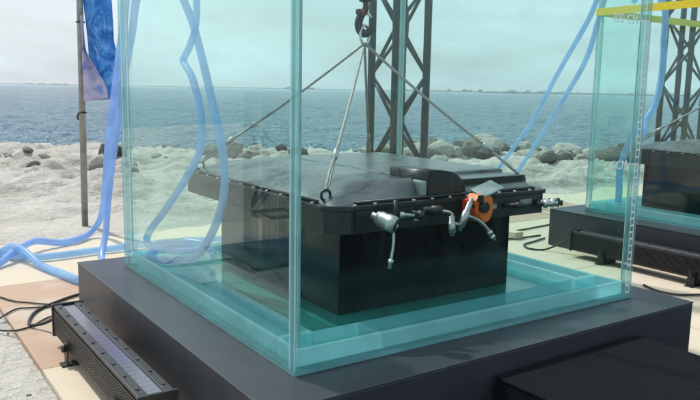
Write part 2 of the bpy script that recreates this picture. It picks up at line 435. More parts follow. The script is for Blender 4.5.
# decking of plywood sheets
deck = bpy.data.objects.new('plywood_floor', None); C.objects.link(deck); deck['kind'] = 'structure'
def plysheet(x0, x1, y0, y1, mat, rise=0):
    bm = nb(); bx(bm, x0+.0025, x1-.0025, y0+.0025, y1-.0025, -.018+rise, 0+rise)
    cx, cy_ = (x0+x1)/2, (y0+y1)/2
    bmesh.ops.translate(bm, verts=bm.verts, vec=(-cx, -cy_, 0))
    o = obj('plywood_sheet', bm, mat, deck, (cx, cy_, -.0005)); o.rotation_euler[2] = random.uniform(-.002, .002)
for i in range(-2, 4):
    x0 = -.42 + i*2.44
    for j, (y0, y1) in enumerate(((-.19, 1.03), (1.03, 2.26), (2.26, 3.44))):
        if i < 0 and j < 2: continue
        if i == -2: continue
        plysheet(x0, x0+2.44, y0, y1, 'ply_red' if (i == 0 and j == 1) or (i+j) % 4 == 3 else 'ply_cream', random.uniform(0, .0008))
# carpeted ground on the visitors' side
bm = nb(); bx(bm, -.40, 9.2, -5.6, -.195, -.02, -.004)
tag(obj('carpet_floor', bm, 'carpet'), kind='structure')

# ------------------------------------------------------------------ plinth, tank, water, block
def build_plinth():
    t = thing('plinth', 'matt black square plinth under the front glass tank', 'plinth', (A/2, Bd/2, 0), 'black plinths under the tanks'); P = Local(t)
    bm = nb(); bx(bm, -MG, A+MG, -MG, Bd+MG, .001, PH-.006, bev=.003); P.part('base', bm, 'plinth')
    bm = nb(); bx(bm, -MG-.002, A+MG+.002, -MG-.002, Bd+MG+.002, PH-.0055, PH, bev=.0015); P.part('top_board', bm, 'plinth')
    return t
T = .025; TH = 1.62          # pane thickness, top of glass
def pane(P, name, x0, x1, y0, y1, z0, z1):
    bm = nb(); bx(bm, x0, x1, y0, y1, z0, z1)
    big = 0 if (x1-x0) < (y1-y0) else 1
    bm.normal_update()
    ve = [e for e in bm.edges if abs(e.verts[0].co.z-e.verts[1].co.z) > .5]
    bmesh.ops.bevel(bm, geom=ve, offset=.0035, segments=1, affect='EDGES'); bm.normal_update()
    for f in bm.faces:
        q = abs(f.normal[big]); f.material_index = 0 if q > .9 else 2 if q > .3 else 1
    return P.part(name, bm, ['glass', 'edge', 'edge_bright'])
def build_tank():
    t = thing('glass_tank', 'tall front glass tank with green edges and centimetre marks, holding a battery pack', 'glass tank', (A/2, Bd/2, PH), 'square glass tanks'); P = Local(t)
    z0 = PH+.0135
    bm = nb(); bx(bm, .001, A-.001, .001, Bd-.001, PH+.0005, PH+.013); P.part('floor_plate', bm, 'tankfloor')
    front = pane(P, 'glass_pane', 0, A, 0, T, z0, TH); pane(P, 'glass_pane', 0, A, Bd-T, Bd, z0, TH)
    pane(P, 'glass_pane', 0, T, T+.0015, Bd-T-.0015, z0, TH); pane(P, 'glass_pane', A-T, A, T+.0015, Bd-T-.0015, z0, TH)
    # silicone seams in the inner corners
    for cx, cy_, ax, ay in ((T, T, 1, 1), (A-T, T, -1, 1), (T, Bd-T, 1, -1), (A-T, Bd-T, -1, -1)):
        bm = nb(); q = .007
        pts = [(cx+ax*.0005, cy_+ay*.0005), (cx+ax*q, cy_+ay*.0005), (cx+ax*.0005, cy_+ay*q)]
        lo = [bm.verts.new((a, b, z0+.052)) for a, b in pts]; hi = [bm.verts.new((a, b, TH-.01)) for a, b in pts]
        bm.faces.new(lo); bm.faces.new(hi)
        for k in range(3): bm.faces.new((lo[k], lo[(k+1) % 3], hi[(k+1) % 3], hi[k]))
        P.part('silicone_seam', bm, 'seam')
    # bottom bracing strips
    wd, h = .115, .048; g = T+.001
    for x0, x1, y0, y1 in ((g, A-g, g, g+wd), (g, A-g, Bd-g-wd, Bd-g), (g, g+wd, g+wd+.002, Bd-g-wd-.002), (A-g-wd, A-g, g+wd+.002, Bd-g-wd-.002)):
        bm = nb(); bx(bm, x0, x1, y0, y1, z0+.0005, z0+h); bm.normal_update()
        te = [e for e in bm.edges if all(v_.co.z > z0+h-.001 for v_ in e.verts)]
        bmesh.ops.bevel(bm, geom=te, offset=.007, segments=2, affect='EDGES', profile=.5); bm.normal_update()
        for f in bm.faces: f.material_index = 1 if f.normal.z > .97 else 0
        P.part('bracing_strip', bm, ['brace', 'brace_top'])
    # centimetre scale printed on the front pane
    bm = nb(); e = -.0008
    bx(bm, A-.0205, A-.0165, e, -.0002, PH+.02, PH+1.02)
    for k in range(0, 41):
        z = PH+k*.025
        if z < PH+.02: continue
        bx(bm, A-(.040 if k % 2 == 0 else .0345), A-.0212, e, -.0002, z-.0035, z+.0035)
    ru = P.part('scale_marks', bm, 'white_print')
    for txt, zz, xx in (('50 CM', .5, A-.205), ('100 CM', 1.0, A-.225)):
        bm2 = nb(); bx(bm2, A-.066, A-.0405, e, -.0002, PH+zz-.003, PH+zz+.003); P.part('tick', bm2, 'white_print', ru)
        mw = Matrix.Translation(Vector((xx, -.0012, PH+zz-.015))-P.o) @ Matrix.Rotation(R(90), 4, 'X')
        textmesh(txt, .044, 'scale_number', 'white_print', ru, mw, .0004)
    return t
def build_water():
    bm = nb(); q = .0215+.115+.001; z = PH+.024
    bx(bm, q, A-q, q, Bd-q, PH+.016, z)
    o = obj('tank_water', bm, 'tankwater'); o.location = (0, 0, 0); return tag(o, kind='structure')
def build_block():
    t = thing('pedestal_block', 'glossy black block under the battery pack in the front tank', 'pedestal', (.755, .80, PH+.0135), 'black blocks in the tanks'); P = Local(t)
    bm = nb(); bx(bm, .365, 1.145, .345, 1.255, PH+.0138, .548, bev=.003); P.part('body', bm, 'black_box')
    bm = nb(); bx(bm, .362, 1.148, .342, 1.258, .5483, .5495); P.part('top_panel', bm, 'black_box')
    return t
plinth = build_plinth(); tank = build_tank(); water = build_water(); block = build_block()

# ------------------------------------------------------------------ battery pack
def build_pack():
    t = thing('battery_pack', 'large flat vehicle battery pack with grey metal cover and orange plug, in the front tank', 'battery pack', (.72, .79, .5498), 'battery packs in the tanks'); P = Local(t)
    X0, X1, Y0, Y1, ZB, ZF = .235, 1.205, .205, 1.375, .550, .636
    ch = .085
    def outline(i): return [(X0+ch, Y0+i), (X1-.03, Y0+i), (X1-i, Y0+.03), (X1-i, Y1-.05), (X1-.05, Y1-i), (X0+.05, Y1-i), (X0+i, Y1-.05), (X0+i, Y0+ch*.6)]
    def prism(pts, z0, z1, bev=0):
        bm = nb(); lo = [bm.verts.new((a, b, z0)) for a, b in pts]; hi = [bm.verts.new((a, b, z1)) for a, b in pts]; n = len(pts)
        bm.faces.new(lo[::-1]); top = bm.faces.new(hi)
        for k in range(n): bm.faces.new((lo[k], lo[(k+1) % n], hi[(k+1) % n], hi[k]))
        if bev: bmesh.ops.bevel(bm, geom=list(top.edges), offset=bev, segments=2, affect='EDGES')
        return bm
    P.part('tray', prism(outline(.012), ZB, ZF-.012, .002), 'black_metal')
    fl = P.part('flange', prism(outline(0), ZF-.0115, ZF, .002), 'black_metal')
    # bolts on the flange
    def bolt(x, y, z, r=.006):
        bm = nb(); tube(bm, [(x, y, z-.001), (x, y, z+.005)], r, 6); P.part('bolt', bm, 'steel', fl)
    for k in range(12): bolt(X0+.10+k*.077, Y0+.014, ZF)
    for k in range(11): bolt(X0+.014, Y0+.12+k*.1, ZF); bolt(X1-.014, Y0+.08+k*.1, ZF)
    # cover, a slightly rippled sheet with raised ribs
    bm = nb(); NX, NY = 56, 66; xa, xb, ya, yb = X0+.03, X1-.03, Y0+.035, Y1-.035; g = []
    for j in range(NY+1):
        row = []
        for i in range(NX+1):
            x = xa+(xb-xa)*i/NX; y = ya+(yb-ya)*j/NY
            e = min(i, NX-i, j, NY-j)
            if e == 0: z = ZF+.0006
            else:
                wf = .22-.16*sm(.38, .60, x); dd = min(sm(-.02, .22, x-xa), sm(-.01, wf, y-ya), sm(-.02, .2, yb-y))
                z = ZF+.012 +   .048*dd*(1-sm(.625, .65, x)*.75) + .0032*noise.noise(Vector((x*3, y*7, 1)))+.0006*noise.noise(Vector((x*9, y*22, 3)))
                rib = math.sin((y-ya)*2*math.pi/.19); z += .0025*sm(-.2, .9, rib)*sm(0, 4, e)
                if e == 1: z = ZF+.011
            row.append(bm.verts.new((x, y, z)))
        g.append(row)
    for j in range(NY):
        for i in range(NX):
            f = bm.faces.new((g[j][i], g[j][i+1], g[j+1][i+1], g[j+1][i])); f.smooth = True
    P.part('cover', bm, 'cover')
    bm = nb(); tube(bm, [(X0+.027, Y0+.11, ZF+.006), (X0+.027, Y1-.07, ZF+.006)], .0055, 8); P.part('edge_trim', bm, 'dark_plastic')
    bm = nb(); tube(bm, [(X0+.11, Y0+.030, ZF+.006), (X1-.06, Y0+.030, ZF+.006)], .0055, 8); P.part('edge_trim', bm, 'dark_plastic')
    # raised box section on the right and the rounded dark end of the tunnel
    bm = nb(); bx(bm, .80, X1-.045, Y0+.085, Y0+.20, ZF+.015, ZF+.048, bev=.006); bx(bm, .645, X1-.045, Y0+.2005, Y1-.17, ZF+.015, ZF+.060, bev=.012)
    rc = P.part('raised_cover', bm, 'cover')
    bm = nb(); bx(bm, .815, X1-.06, Y0+.0838, Y0+.0848, ZF+.020, ZF+.046); P.part('front_panel', bm, 'black_metal', rc)
    bm = nb(); prof = []
    for k in range(13):
        a = math.pi*k/12*.5; prof.append((.690+.118*math.sin(a), ZF+.016+.074*math.cos(a)))
    prof = [(.640, ZF+.016), (.640, ZF+.090)] + prof + [(.82, ZF+.012), (.640, ZF+.012)]
    prof = prof[1:-1]+[(.640, ZF+.012)]
    lo = [bm.verts.new((a, Y0+.035, b)) for a, b in prof]; hi = [bm.verts.new((a, Y0+.24, b-.004)) for a, b in prof]
    bm.faces.new(lo); bm.faces.new(hi); n = len(prof)
    for k in range(n):
        f = bm.faces.new((lo[k], lo[(k+1) % n], hi[(k+1) % n], hi[k])); f.smooth = True
    P.part('tunnel_hump', bm, 'black_metal')
    bm = nb(); bx(bm, .612, .6385, Y0+.036, Y0+.10, ZF+.004, ZF+.058, bev=.006); P.part('bracket', bm, 'grey_plate')
    # front face
    yf = Y0+.012
    bm = nb(); bx(bm, X0+.10, .40, yf-.006, yf-.0005, ZB+.006, ZF-.016, bev=.002); P.part('front_plate', bm, 'black_metal')
    bm = nb(); bx(bm, .445, .56, yf-.008, yf-.0005, ZB+.010, ZF-.018, bev=.002); P.part('front_plate', bm, 'black_metal')
    bm = nb(); bx(bm, .90, 1.16, yf-.010, yf-.0005, ZB+.002, ZF-.014, bev=.002); fp = P.part('front_plate', bm, 'black_metal')
    bm = nb(); bx(bm, 1.045, 1.105, yf-.0115, yf-.0105, ZB+.040, ZB+.058); P.part('slot', bm, 'alu', fp)
    # pump: stepped aluminium cylinder with hose
    def lathe(a, b, prof, seg=18):
        a, b = Vector(a), Vector(b); pts = [a.lerp(b, q) for q, r in prof]; bm = nb(); return tube(bm, pts, [r for q, r in prof], seg)
    pm = P.part('pump', lathe((.372, .180, .612), (.416, .118, .585), [(0, .011), (.18, .011), (.181, .019), (.32, .021), (.33, .024), (.62, .024), (.63, .0265), (.97, .0265), (1, .023)]), 'alu')
    P.part('pump_cap', lathe((.416, .118, .585), (.4175, .116, .5842), [(0, .019), (1, .019)]), 'dark_plastic', pm)
    P.part('pump_shaft', lathe((.4175, .116, .5842), (.4195, .113, .583), [(0, .006), (1, .006)]), 'steel', pm)
    bm = nb(); tube(bm, catmull([(.408, .118, .565), (.404, .112, .535), (.394, .105, .505), (.386, .10, .482)], 6), .0045, 8); ph = P.part('drain_hose', bm, 'alu')
    bm = nb(); tube(bm, [(.388, .101, .488), (.385, .0995, .478), (.3845, .099, .4775), (.380, .0975, .462)], [.0085, .0085, .006, .006], 10); P.part('hose_end', bm, 'steel', ph)
    bm = nb(); tube(bm, [(.462, .180, .650), (.455, .172, .62), (.444, .165, .575)], .011, 8, .6); P.part('clamp', bm, 'dark_plastic')
    # plugs and pins
    P.part('pin', lathe((.490, .196, .600), (.532, .172, .598), [(0, .011), (.3, .011), (.31, .007), (.7, .007), (.71, .005), (1, .005)], 10), 'steel')
    P.part('plug', lathe((.537, .195, .600), (.566, .165, .596), [(0, .013), (.5, .013), (.51, .016), (1, .014)], 12), 'dark_plastic')
    P.part('plug', lathe((.586, .195, .606), (.636, .160, .608), [(0, .013), (.4, .013), (.41, .017), (.9, .017), (1, .010)], 12), 'dark_plastic')
    bm = nb(); bx(bm, .560, .582, yf-.007, yf-.001, .572, .580); P.part('tag', bm, 'alu')
    for (a, b) in (((.668, .150, .598), (.668, .145, .525)), ((.735, .130, .645), (.693, .140, .540))):
        fo = P.part('valve', lathe(a, b, [(0, .006), (.12, .006), (.13, .0095), (.4, .0095), (.41, .0125), (.86, .0125), (.87, .009), (1, .008)], 14), 'alu')
    bm = nb(); tube(bm, catmull([(.636, .160, .606), (.655, .152, .603), (.668, .150, .596)], 5), .005, 8); P.part('pipe', bm, 'steel')
    bm = nb(); tube(bm, catmull([(.668, .147, .570), (.690, .142, .560), (.702, .138, .556)], 4), .0055, 8); P.part('pipe', bm, 'steel')
    bm = nb(); tube(bm, catmull([(.705, .136, .592), (.745, .125, .578), (.775, .115, .558), (.800, .108, .530)], 6), .0058, 8); pp = P.part('pipe', bm, 'alu')
    P.part('coupling', lathe((.796, .109, .535), (.818, .103, .504), [(0, .010), (.35, .010), (.36, .0075), (.55, .0075), (.56, .010), (.72, .010), (.73, .006), (1, .006)], 12), 'steel', pp)
    # orange service plug
    bm = nb(); pts = [(.765, .632), (.782, .650), (.826, .650), (.843, .634), (.846, .590), (.832, .562), (.808, .554), (.786, .566), (.770, .590)]; n = len(pts)
    lo = [bm.verts.new((a, .138, b)) for a, b in pts]; hi = [bm.verts.new((a+.002, .194, b)) for a, b in pts]
    fr = bm.faces.new(lo); bm.faces.new(hi)
    for k in range(n): bm.faces.new((lo[k], lo[(k+1) % n], hi[(k+1) % n], hi[k]))
    bmesh.ops.bevel(bm, geom=list(fr.edges), offset=.006, segments=2, affect='EDGES')
    sp = P.part('service_plug', bm, 'orange')
    bm = nb(); tube(bm, [(.793, .139, .610), (.792, .124, .611), (.792, .120, .611)], [.019, .019, .015], 16); P.part('plug_knob', bm, 'dark_plastic', sp)
    bm = nb(); bx(bm, .766, .784, .124, .1372, .628, .652, bev=.003); P.part('plug_lever', bm, 'dark_plastic', sp)
    bm = nb(); bx(bm, .748, .776, .152, .190, .594, .634, bev=.004); lk = P.part('lock', bm, 'red')
    bm = nb(); bx(bm, .755, .769, .1505, .1518, .606, .622); P.part('lock_face', bm, 'dark_plastic', lk)
    bm = nb(); bx(bm, -.048, .048, -.032, .032, -.003, .003, bev=.002)
    bmesh.ops.transform(bm, matrix=Matrix.Translation((.840, .168, .664)) @ Matrix.Rotation(R(-16), 4, 'Y') @ Matrix.Rotation(R(18), 4, 'X'), verts=bm.verts)
    P.part('cover_plate', bm, 'grey_plate')
    bm = nb(); bx(bm, .862, .892, .168, .200, .590, .612, bev=.003); cb = P.part('connector_box', bm, 'dark_plastic')
    bm = nb(); bx(bm, .867, .887, .1665, .1675, .594, .608); P.part('connector_face', bm, 'grey_plate', cb)
    # right end fittings
    P.part('rod', lathe((.950, .195, .596), (1.02, .165, .594), [(0, .008), (.6, .008), (.61, .012), (1, .012)], 10), 'black_metal')
    for x in (1.125, 1.158, 1.185):
        P.part('end_fitting', lathe((x, .196, .594), (x+.028, .155, .590), [(0, .012), (.45, .012), (.46, .017), (.75, .017), (.76, .010), (1, .010)], 12), 'steel' if x < 1.17 else 'dark_plastic')
    # lifting eyes at the four corners
    for x, y in ((X0+.05, Y0+.10), (X1-.05, Y0+.10), (X0+.05, Y1-.09), (X1-.05, Y1-.09)):
        bm = nb(); tube(bm, [(x+.017*math.cos(a), y, ZF+.026+.017*math.sin(a)) for a in [2*math.pi*k/14 for k in range(15)]], .0045, 7); P.part('lifting_eye', bm, 'black_metal')
    return t
pack = build_pack()

# ------------------------------------------------------------------ sling and hook
HOOK = Vector((.715, .72, 1.195))
EYES = [(.285, .305, .662), (1.155, .305, .662), (.285, 1.285, .662), (1.155, 1.285, .662)]
def build_sling():
    t = thing('wire_sling', 'four-legged steel wire sling lifting the battery pack in the front tank', 'sling', tuple(HOOK), 'wire slings on the packs'); P = Local(t)
    bm = nb(); tube(bm, [HOOK+Vector((.020*math.cos(a), 0, -.005+.034*math.sin(a))) for a in [2*math.pi*k/20 for k in range(21)]], .006, 8); P.part('master_ring', bm, 'steel')
    for i, e in enumerate(EYES):
        e = Vector(e)+Vector((0, 0, .012)); a = HOOK+Vector((0, 0, -.036))
        d = (e-a); Ln = d.length; d.normalize(); side = d.orthogonal().normalized()
        q = e-d*.155
        pts = [a.lerp(q, k/10)+Vector((0, 0, -.010*math.sin(math.pi*k/10))) for k in range(11)]
        bm = nb(); tube(bm, pts, .0052, 8); leg = P.part('sling_leg', bm, 'wire')
        bm = nb(); loop = catmull([q+side*.003, q+d*.06+side*.012, q+d*.12+side*.011, q+d*.155, q+d*.12-side*.011, q+d*.06-side*.012, q-side*.003], 5)
        tube(bm, loop, .0048, 7); P.part('eye_loop', bm, 'wire', leg)
        bm = nb(); tube(bm, [q-d*.035, q-d*.033, q+d*.008, q+d*.010], [.006, .010, .010, .006], 10); P.part('ferrule', bm, 'alu', leg)
    return t
sling = build_sling()
def build_hook():
    t = thing('crane_hook', 'black crane hook with a red-painted pin carrying the wire sling', 'hook', tuple(HOOK+Vector((0, 0, .20)))); P = Local(t)
    h = HOOK
    ax = Vector((cy, -sy, 0))                 # plane of the hook
    def q(a, b): return h + ax*a*.8 + Vector((0, 0, b*.88))
    bm = nb(); path = catmull([q(.000, .135), q(.002, .105), q(-.022, .070), q(-.030, .040), q(-.020, .010), q(.002, .000), q(.026, .012), q(.034, .038), q(.036, .066)], 6)
    n = len(path); tube(bm, path, [(.010+.006*math.sin(math.pi*min(1, k/n*1.1))*(1 if k < n*.8 else 1-(k-n*.8)/(n*.2)*.7)) for k in range(n)], 10); P.part('hook', bm, 'black_metal')
    bm = nb(); tube(bm, [q(.004, .088), q(.020, .078), q(.033, .060)], [.007, .006, .004], 8); P.part('safety_latch', bm, 'steel')
    bm = nb(); tube(bm, [q(-.012, .083)-fwd*.028, q(-.024, .080)-fwd*.034], [.012, .012], 12); P.part('pin', bm, 'copper_red')
    bm = nb(); tube(bm, [q(-.026, .0795)-fwd*.0350, q(-.036, .077)-fwd*.040], [.013, .013], 12); P.part('pin_nut', bm, 'black_metal')
    bm = nb(); tube(bm, [q(0, .130), q(0, .135), q(0, .20), q(0, .205)], [.014, .024, .024, .016], 14); P.part('swivel', bm, 'black_metal')
    bm = nb(); z = .225; k = 0; rr = []
    while z < 1.6:
        d = ax if k % 2 else ax.cross(Vector((0, 0, 1)))
        tube(bm, [h+Vector((0, 0, z))+d*.009*math.cos(a)+Vector((0, 0, .019*math.sin(a))) for a in [2*math.pi*j/12 for j in range(13)]], .004, 6); z += .029; k += 1
    P.part('hoist_chain', bm, 'steel')
    return t
hook = build_hook()

# ------------------------------------------------------------------ truss towers
def build_truss(loc, label, H=3.4):
    t = thing('truss_tower', label, 'truss', loc, 'black truss towers'); W = .24/2
    bm = nb(); bx(bm, -.32, .32, -.32, .32, .0005, .012, bev=.002); obj('base_plate', bm, 'truss', t)
    ch0 = None
    for sx in (-1, 1):
        for sy_ in (-1, 1):
            if ch0 is None:
                bm = nb(); tube(bm, [(0, 0, .012), (0, 0, H)], .024, 10); ch0 = obj('chord', bm, 'truss', t); o = ch0
            else:
                o = ch0.copy(); C.objects.link(o)
            o.location = (sx*W, sy_*W, 0)
    hp = .28; ld = Vector((2*W, 0, hp)); d0 = None
    for f in range(4):
        ang = f*math.pi/2
        for k in range(11):
            z = .24+k*hp
            if z+hp > H: break
            sg = -1 if (k+f) % 2 else 1
            m = Matrix.Rotation(ang, 4, 'Z') @ Matrix.Translation((0, -W, z)) @ Matrix.Diagonal((sg, 1, 1, 1))
            if d0 is None:
                bm = nb(); tube(bm, [(-W, 0, 0), (W, 0, hp)], .0115, 8); d0 = obj('diagonal', bm, 'truss', t); o = d0
            else: o = d0.copy(); C.objects.link(o)
            o.matrix_local = m
            if k in (0, 10):
                bm = nb(); tube(bm, [(-W, 0, 0), (W, 0, 0)], .0115, 8); o2 = obj('crossbar', bm, 'truss', t); o2.matrix_local = Matrix.Rotation(ang, 4, 'Z') @ Matrix.Translation((0, -W, z))
    return t
build_truss((1.90, 2.02, 0), 'black metal truss tower right behind the front tank')
build_truss((5.0, 2.04, 0), 'black metal truss tower behind the second tank at the right edge')
build_truss((-1.16, 2.25, 0), 'short black metal truss stand mirrored in the left pane of the front tank', .96)
bm = nb(); tube(bm, catmull([(1.84, 1.87, 2.6), (1.80, 1.865, 1.7), (1.83, 1.86, 1.35), (1.76, 1.84, 1.0), (1.72, 1.84, .7), (1.74, 1.85, .35), (1.80, 1.86, .03), (2.1, 1.7, .012)], 8), .009, 7)
tag(obj('power_cable', bm, 'cable'), 'black cable hanging loosely down the truss behind the front tank', 'cable')

# ------------------------------------------------------------------ light bars beside the plinths
def build_led():
    t = thing('light_bar', 'long black stage light bar lying beside the front plinth', 'light bar', (-.275, .77, 0), 'light bars beside the plinths'); P = Local(t)
    x0, x1, y0, y1, z0, z1 = -.325, -.222, .27, 1.25, .045, .160
    bm = nb(); bx(bm, x0+.006, x1-.006, y0, y1, z0, z1-.012, bev=.004); P.part('housing', bm, 'led_body')
    for k in range(10):
        z = z0+.008+k*.0094
        bm = nb(); bx(bm, x0-.002, x0+.0055, y0+.004, y1-.004, z, z+.0048); P.part('cooling_fin', bm, 'led_body')
        bm = nb(); bx(bm, x1-.0055, x1+.002, y0+.004, y1-.004, z, z+.0048); P.part('cooling_fin', bm, 'led_body')
    bm = nb(); bx(bm, x0+.030, x1-.030, y0+.012, y1-.012, z1-.0115, z1-.004); ln = P.part('lens', bm, 'lens')
    for a, b in ((x0, x0+.029), (x1-.029, x1)):
        bm = nb(); bx(bm, a, b, y0, y1, z1-.0118, z1, bev=.003); tr = P.part('trim_rail', bm, 'led_trim')
        for k in range(9):
            y = y0+.05+k*.11; bm = nb(); tube(bm, [((a+b)/2, y, z1-.001), ((a+b)/2, y, z1+.003)], .0055, 6); P.part('screw', bm, 'black_metal', tr)
    for y in ((y0-.012, y0-.0005), (y1+.0005, y1+.012)):
        bm = nb(); bx(bm, x0-.006, x1+.006, y[0], y[1], z0-.006, z1+.004, bev=.003); P.part('end_cap', bm, 'led_body')
    for y in (.47, 1.03):
        bm = nb()
        bx(bm, x0-.030, x1+.004, y-.022, y+.022, .001, .006); bx(bm, x0-.012, x0-.0065, y-.020, y+.020, .0065, .085)
        bx(bm, x1+.0035, x1+.008, y-.020, y+.020, .0065, .085); bx(bm, x0+.02, x1-.02, y-.016, y+.016, .0065, z0-.001)
        br = P.part('foot_bracket', bm, 'black_metal')
        bm = nb(); tube(bm, [(x0-.0125, y, .062), (x0-.026, y, .062)], .013, 10); P.part('knob', bm, 'dark_plastic', br)
    bm = nb(); tube(bm, [(-.27, y1+.0125, .105), (-.27, y1+.040, .105)], .010, 10); P.part('cable_gland', bm, 'dark_plastic')
    return t
led = build_led()
def cable(pts, label, r=.0055, name='power_cable', mat='cable'):
    bm = nb(); tube(bm, catmull(pts, 8), r, 7); return tag(obj(name, bm, mat), label, 'cable')
cable([(-.27, 1.292, .105), (-.275, 1.36, .085), (-.32, 1.46, .03), (-.36, 1.55, .008), (-.30, 1.72, .008), (-.18, 1.83, .008), (-.06, 1.90, .008), (.1, 1.93, .008)], 'thick black cable looping from the front light bar to the plinth', .0065)
cable([(-.08, 1.66, .006), (-.214, 1.754, .006), (-.30, 1.79, .006), (-.37, 1.80, .006), (-.46, 1.68, .006), (-.50, 1.60, .004), (-.44, 1.515, .004), (-.36, 1.52, .006), (-.25, 1.62, .006), (-.09, 1.58, .006)], 'thin brown-black cable lying in a loop on the reddish plywood', .0038)
cable([(-.07, 1.72, .006), (-.22, 1.80, .006), (-.30, 1.88, .006), (-.352, 1.94, .006), (-.40, 2.06, .006), (-.47, 2.25, .006), (-.7, 2.5, .006)], 'thin dark cable running off left across the plywood joint', .0038)

# ------------------------------------------------------------------ second tank along the row
OFF = (SHIFT, 0, 0)
dup(plinth, OFF, 'matt black plinth under the second tank at right')
tank2 = dup(tank, OFF, 'glass tank at the right behind the front tank, bound with a yellow strap')
w2 = water.copy(); C.objects.link(w2); w2.location = OFF
dup(block, OFF, 'black block under the battery pack in the second tank at right')
dup(pack, OFF, 'battery pack at the right edge, in the second tank')
dup(sling, OFF, 'wire sling over the battery pack in the second tank at right')
dup(led, OFF, 'black stage light bar lying beside the second plinth at right')
h2 = dup(hook, OFF, 'crane hook over the second tank at right')
bm = nb(); bx(bm, 2.9868, 2.9884, 1.385, 1.412, PH+.02, PH+.06); st = obj('sticker', bm, 'white_print', tank2); st.location = -Vector(tank2.location)
bm = nb()
zz0, zz1 = 1.468, 1.512; x0, x1, y0, y1 = SHIFT-.0035, SHIFT+A+.0035, -.0035, Bd+.0035; th = .0025
for q in ((x0-th, x0, y0-th, y1+th), (x1, x1+th, y0-th, y1+th), (x0, x1, y0-th, y0), (x0, x1, y1, y1+th)): bx(bm, q[0], q[1], q[2], q[3], zz0, zz1)
tag(obj('ratchet_strap', bm, 'strap'), 'bright yellow strap wound round the top of the second tank', 'strap')
cable([(2.715, 1.29, .105), (2.70, 1.36, .06), (2.66, 1.45, .008), (2.60, 1.52, .008), (2.66, 1.62, .008), (2.80, 1.66, .008), (2.95, 1.70, .008)], 'black cable looping behind the second light bar', .006)
cable([(2.3, 2.35, .008), (2.6, 2.10, .008), (2.9, 1.99, .008), (3.3, 2.02, .008), (3.9, 2.1, .008)], 'black cable on the boards behind the second plinth, farther one', .006)
cable([(2.2, 2.15, .008), (2.45, 1.90, .008), (2.70, 1.80, .008), (3.0, 1.78, .008)], 'black cable on the boards behind the second plinth, nearer one', .006)
cable([(2.44, .60, .008), (2.40, .50, .008), (2.42, .40, .008), (2.52, .34, .008), (2.60, .30, .008), (2.75, .20, .03)], 'black power lead curled on the boards in front of the second light bar', .006)
bm = nb(); bx(bm, 2.745, 2.825, 1.78, 1.86, .0065, .05, bev=.003); tag(obj('wood_block', bm, 'ply_cream'), 'small pale wood block at the corner of the second plinth', 'block')

# ------------------------------------------------------------------ hoses
def hoseobj(pts, label, r=.0205, mat='hose', flat=.8, group=None):
    bm = nb(); tube(bm, catmull(pts, 10), r, 12, flat); return tag(obj('hose', bm, mat), label, 'hose', group)
hoseobj([(.49, 1.32, 1.56), (.46, 1.40, 1.64), (.34, 1.50, 1.67), (.17, 1.72, 1.50), (.225, 2.08, 1.25), (.29, 2.45, .97), (.345, 2.80, .66), (.388, 3.06, .33), (.40, 3.22, .13), (.33, 3.22, .035), (.22, 3.10, .025), (.10, 3.045, .025), (-.05, 2.99, .06), (-.19, 2.80, .055), (-.30, 2.66, .025), (-.5, 2.45, .025)], 'blue hose coming down beside the flag and running off left on the boards')
hoseobj([(.58, 1.32, 1.56), (.54, 1.42, 1.64), (.42, 1.50, 1.66), (.20, 1.66, 1.46), (.235, 1.98, 1.22), (.28, 2.28, .98), (.297, 2.5, .68), (.285, 2.62, .36), (.25, 2.58, .15), (.185, 2.44, .035), (.18, 2.2, .025), (.3, 1.95, .025)], 'blue hose dropping to the boards just behind the front plinth corner')
hoseobj([(1.25, 2.62, .025), (.75, 2.74, .025), (.41, 2.735, .025), (.20, 2.725, .025), (-.004, 2.70, .025), (-.13, 2.735, .025), (-.22, 2.86, .025), (-.33, 3.02, .025), (-.6, 3.1, .025)], 'pale blue hose lying across the boards behind the front plinth', mat='hose2')
hoseobj([(-.62, 2.96, .025), (-.30, 2.93, .025), (-.215, 2.83, .073), (-.165, 2.72, .070), (-.12, 2.51, .025), (-.07, 2.284, .025), (-.02, 2.09, .025), (.12, 1.9, .025), (.4, 1.85, .025)], 'pale blue hose running along the boards to the left corner of the plinth', mat='hose2')
zc = PH+.070
zc = PH+.070
hoseobj([(.20, 1.53, 1.58), (.20, 1.49, 1.64), (.20, 1.42, 1.67), (.20, 1.29, 1.40), (.21, 1.175, 1.249), (.21, 1.091, 1.125), (.205, .984, .957), (.195, .876, .796), (.185, .823, .657), (.172, .835, .541), (.16, .92, .42), (.15, 1.03, .335), (.105, 1.12, zc), (.055, 1.16, zc), (.045, 1.24, zc), (.10, 1.33, zc), (.19, 1.355, zc), (.27, 1.31, zc), (.30, 1.22, zc), (.26, 1.10, zc)], 'blue hose hanging straight inside the front tank, its end coiled at the bottom', .0155, 'hose2')
hoseobj([(.33, 1.53, 1.58), (.32, 1.49, 1.64), (.29, 1.38, 1.66), (.22, 1.15, 1.36), (.21, 1.126, 1.231), (.19, 1.14, 1.144), (.172, 1.164, 1.092), (.172, 1.160, 1.078), (.17, 1.067, 1.011), (.17, .995, .882), (.16, .985, .753), (.13, 1.062, .633), (.085, 1.175, .496), (.055, 1.27, .40), (.050, 1.26, .352), (.075, 1.17, .345), (.15, 1.11, .345), (.22, 1.12, .345), (.27, 1.2, .345), (.22, 1.3, .345)], 'kinked blue hose hanging inside the left corner of the front tank', .0155, 'hose2')
hoseobj([(3.20, 1.33, 1.60), (3.16, 1.40, 1.65), (3.09, 1.47, 1.66), (3.06, 1.54, 1.46), (3.36, 2.0, 1.154), (3.637, 2.5, .729), (3.72, 2.85, .40), (3.95, 3.3, .10), (4.15, 3.65, .025), (4.6, 3.9, .01)], 'upper blue hose slanting from the second tank down to the sand', .018, 'hose2', group=None)
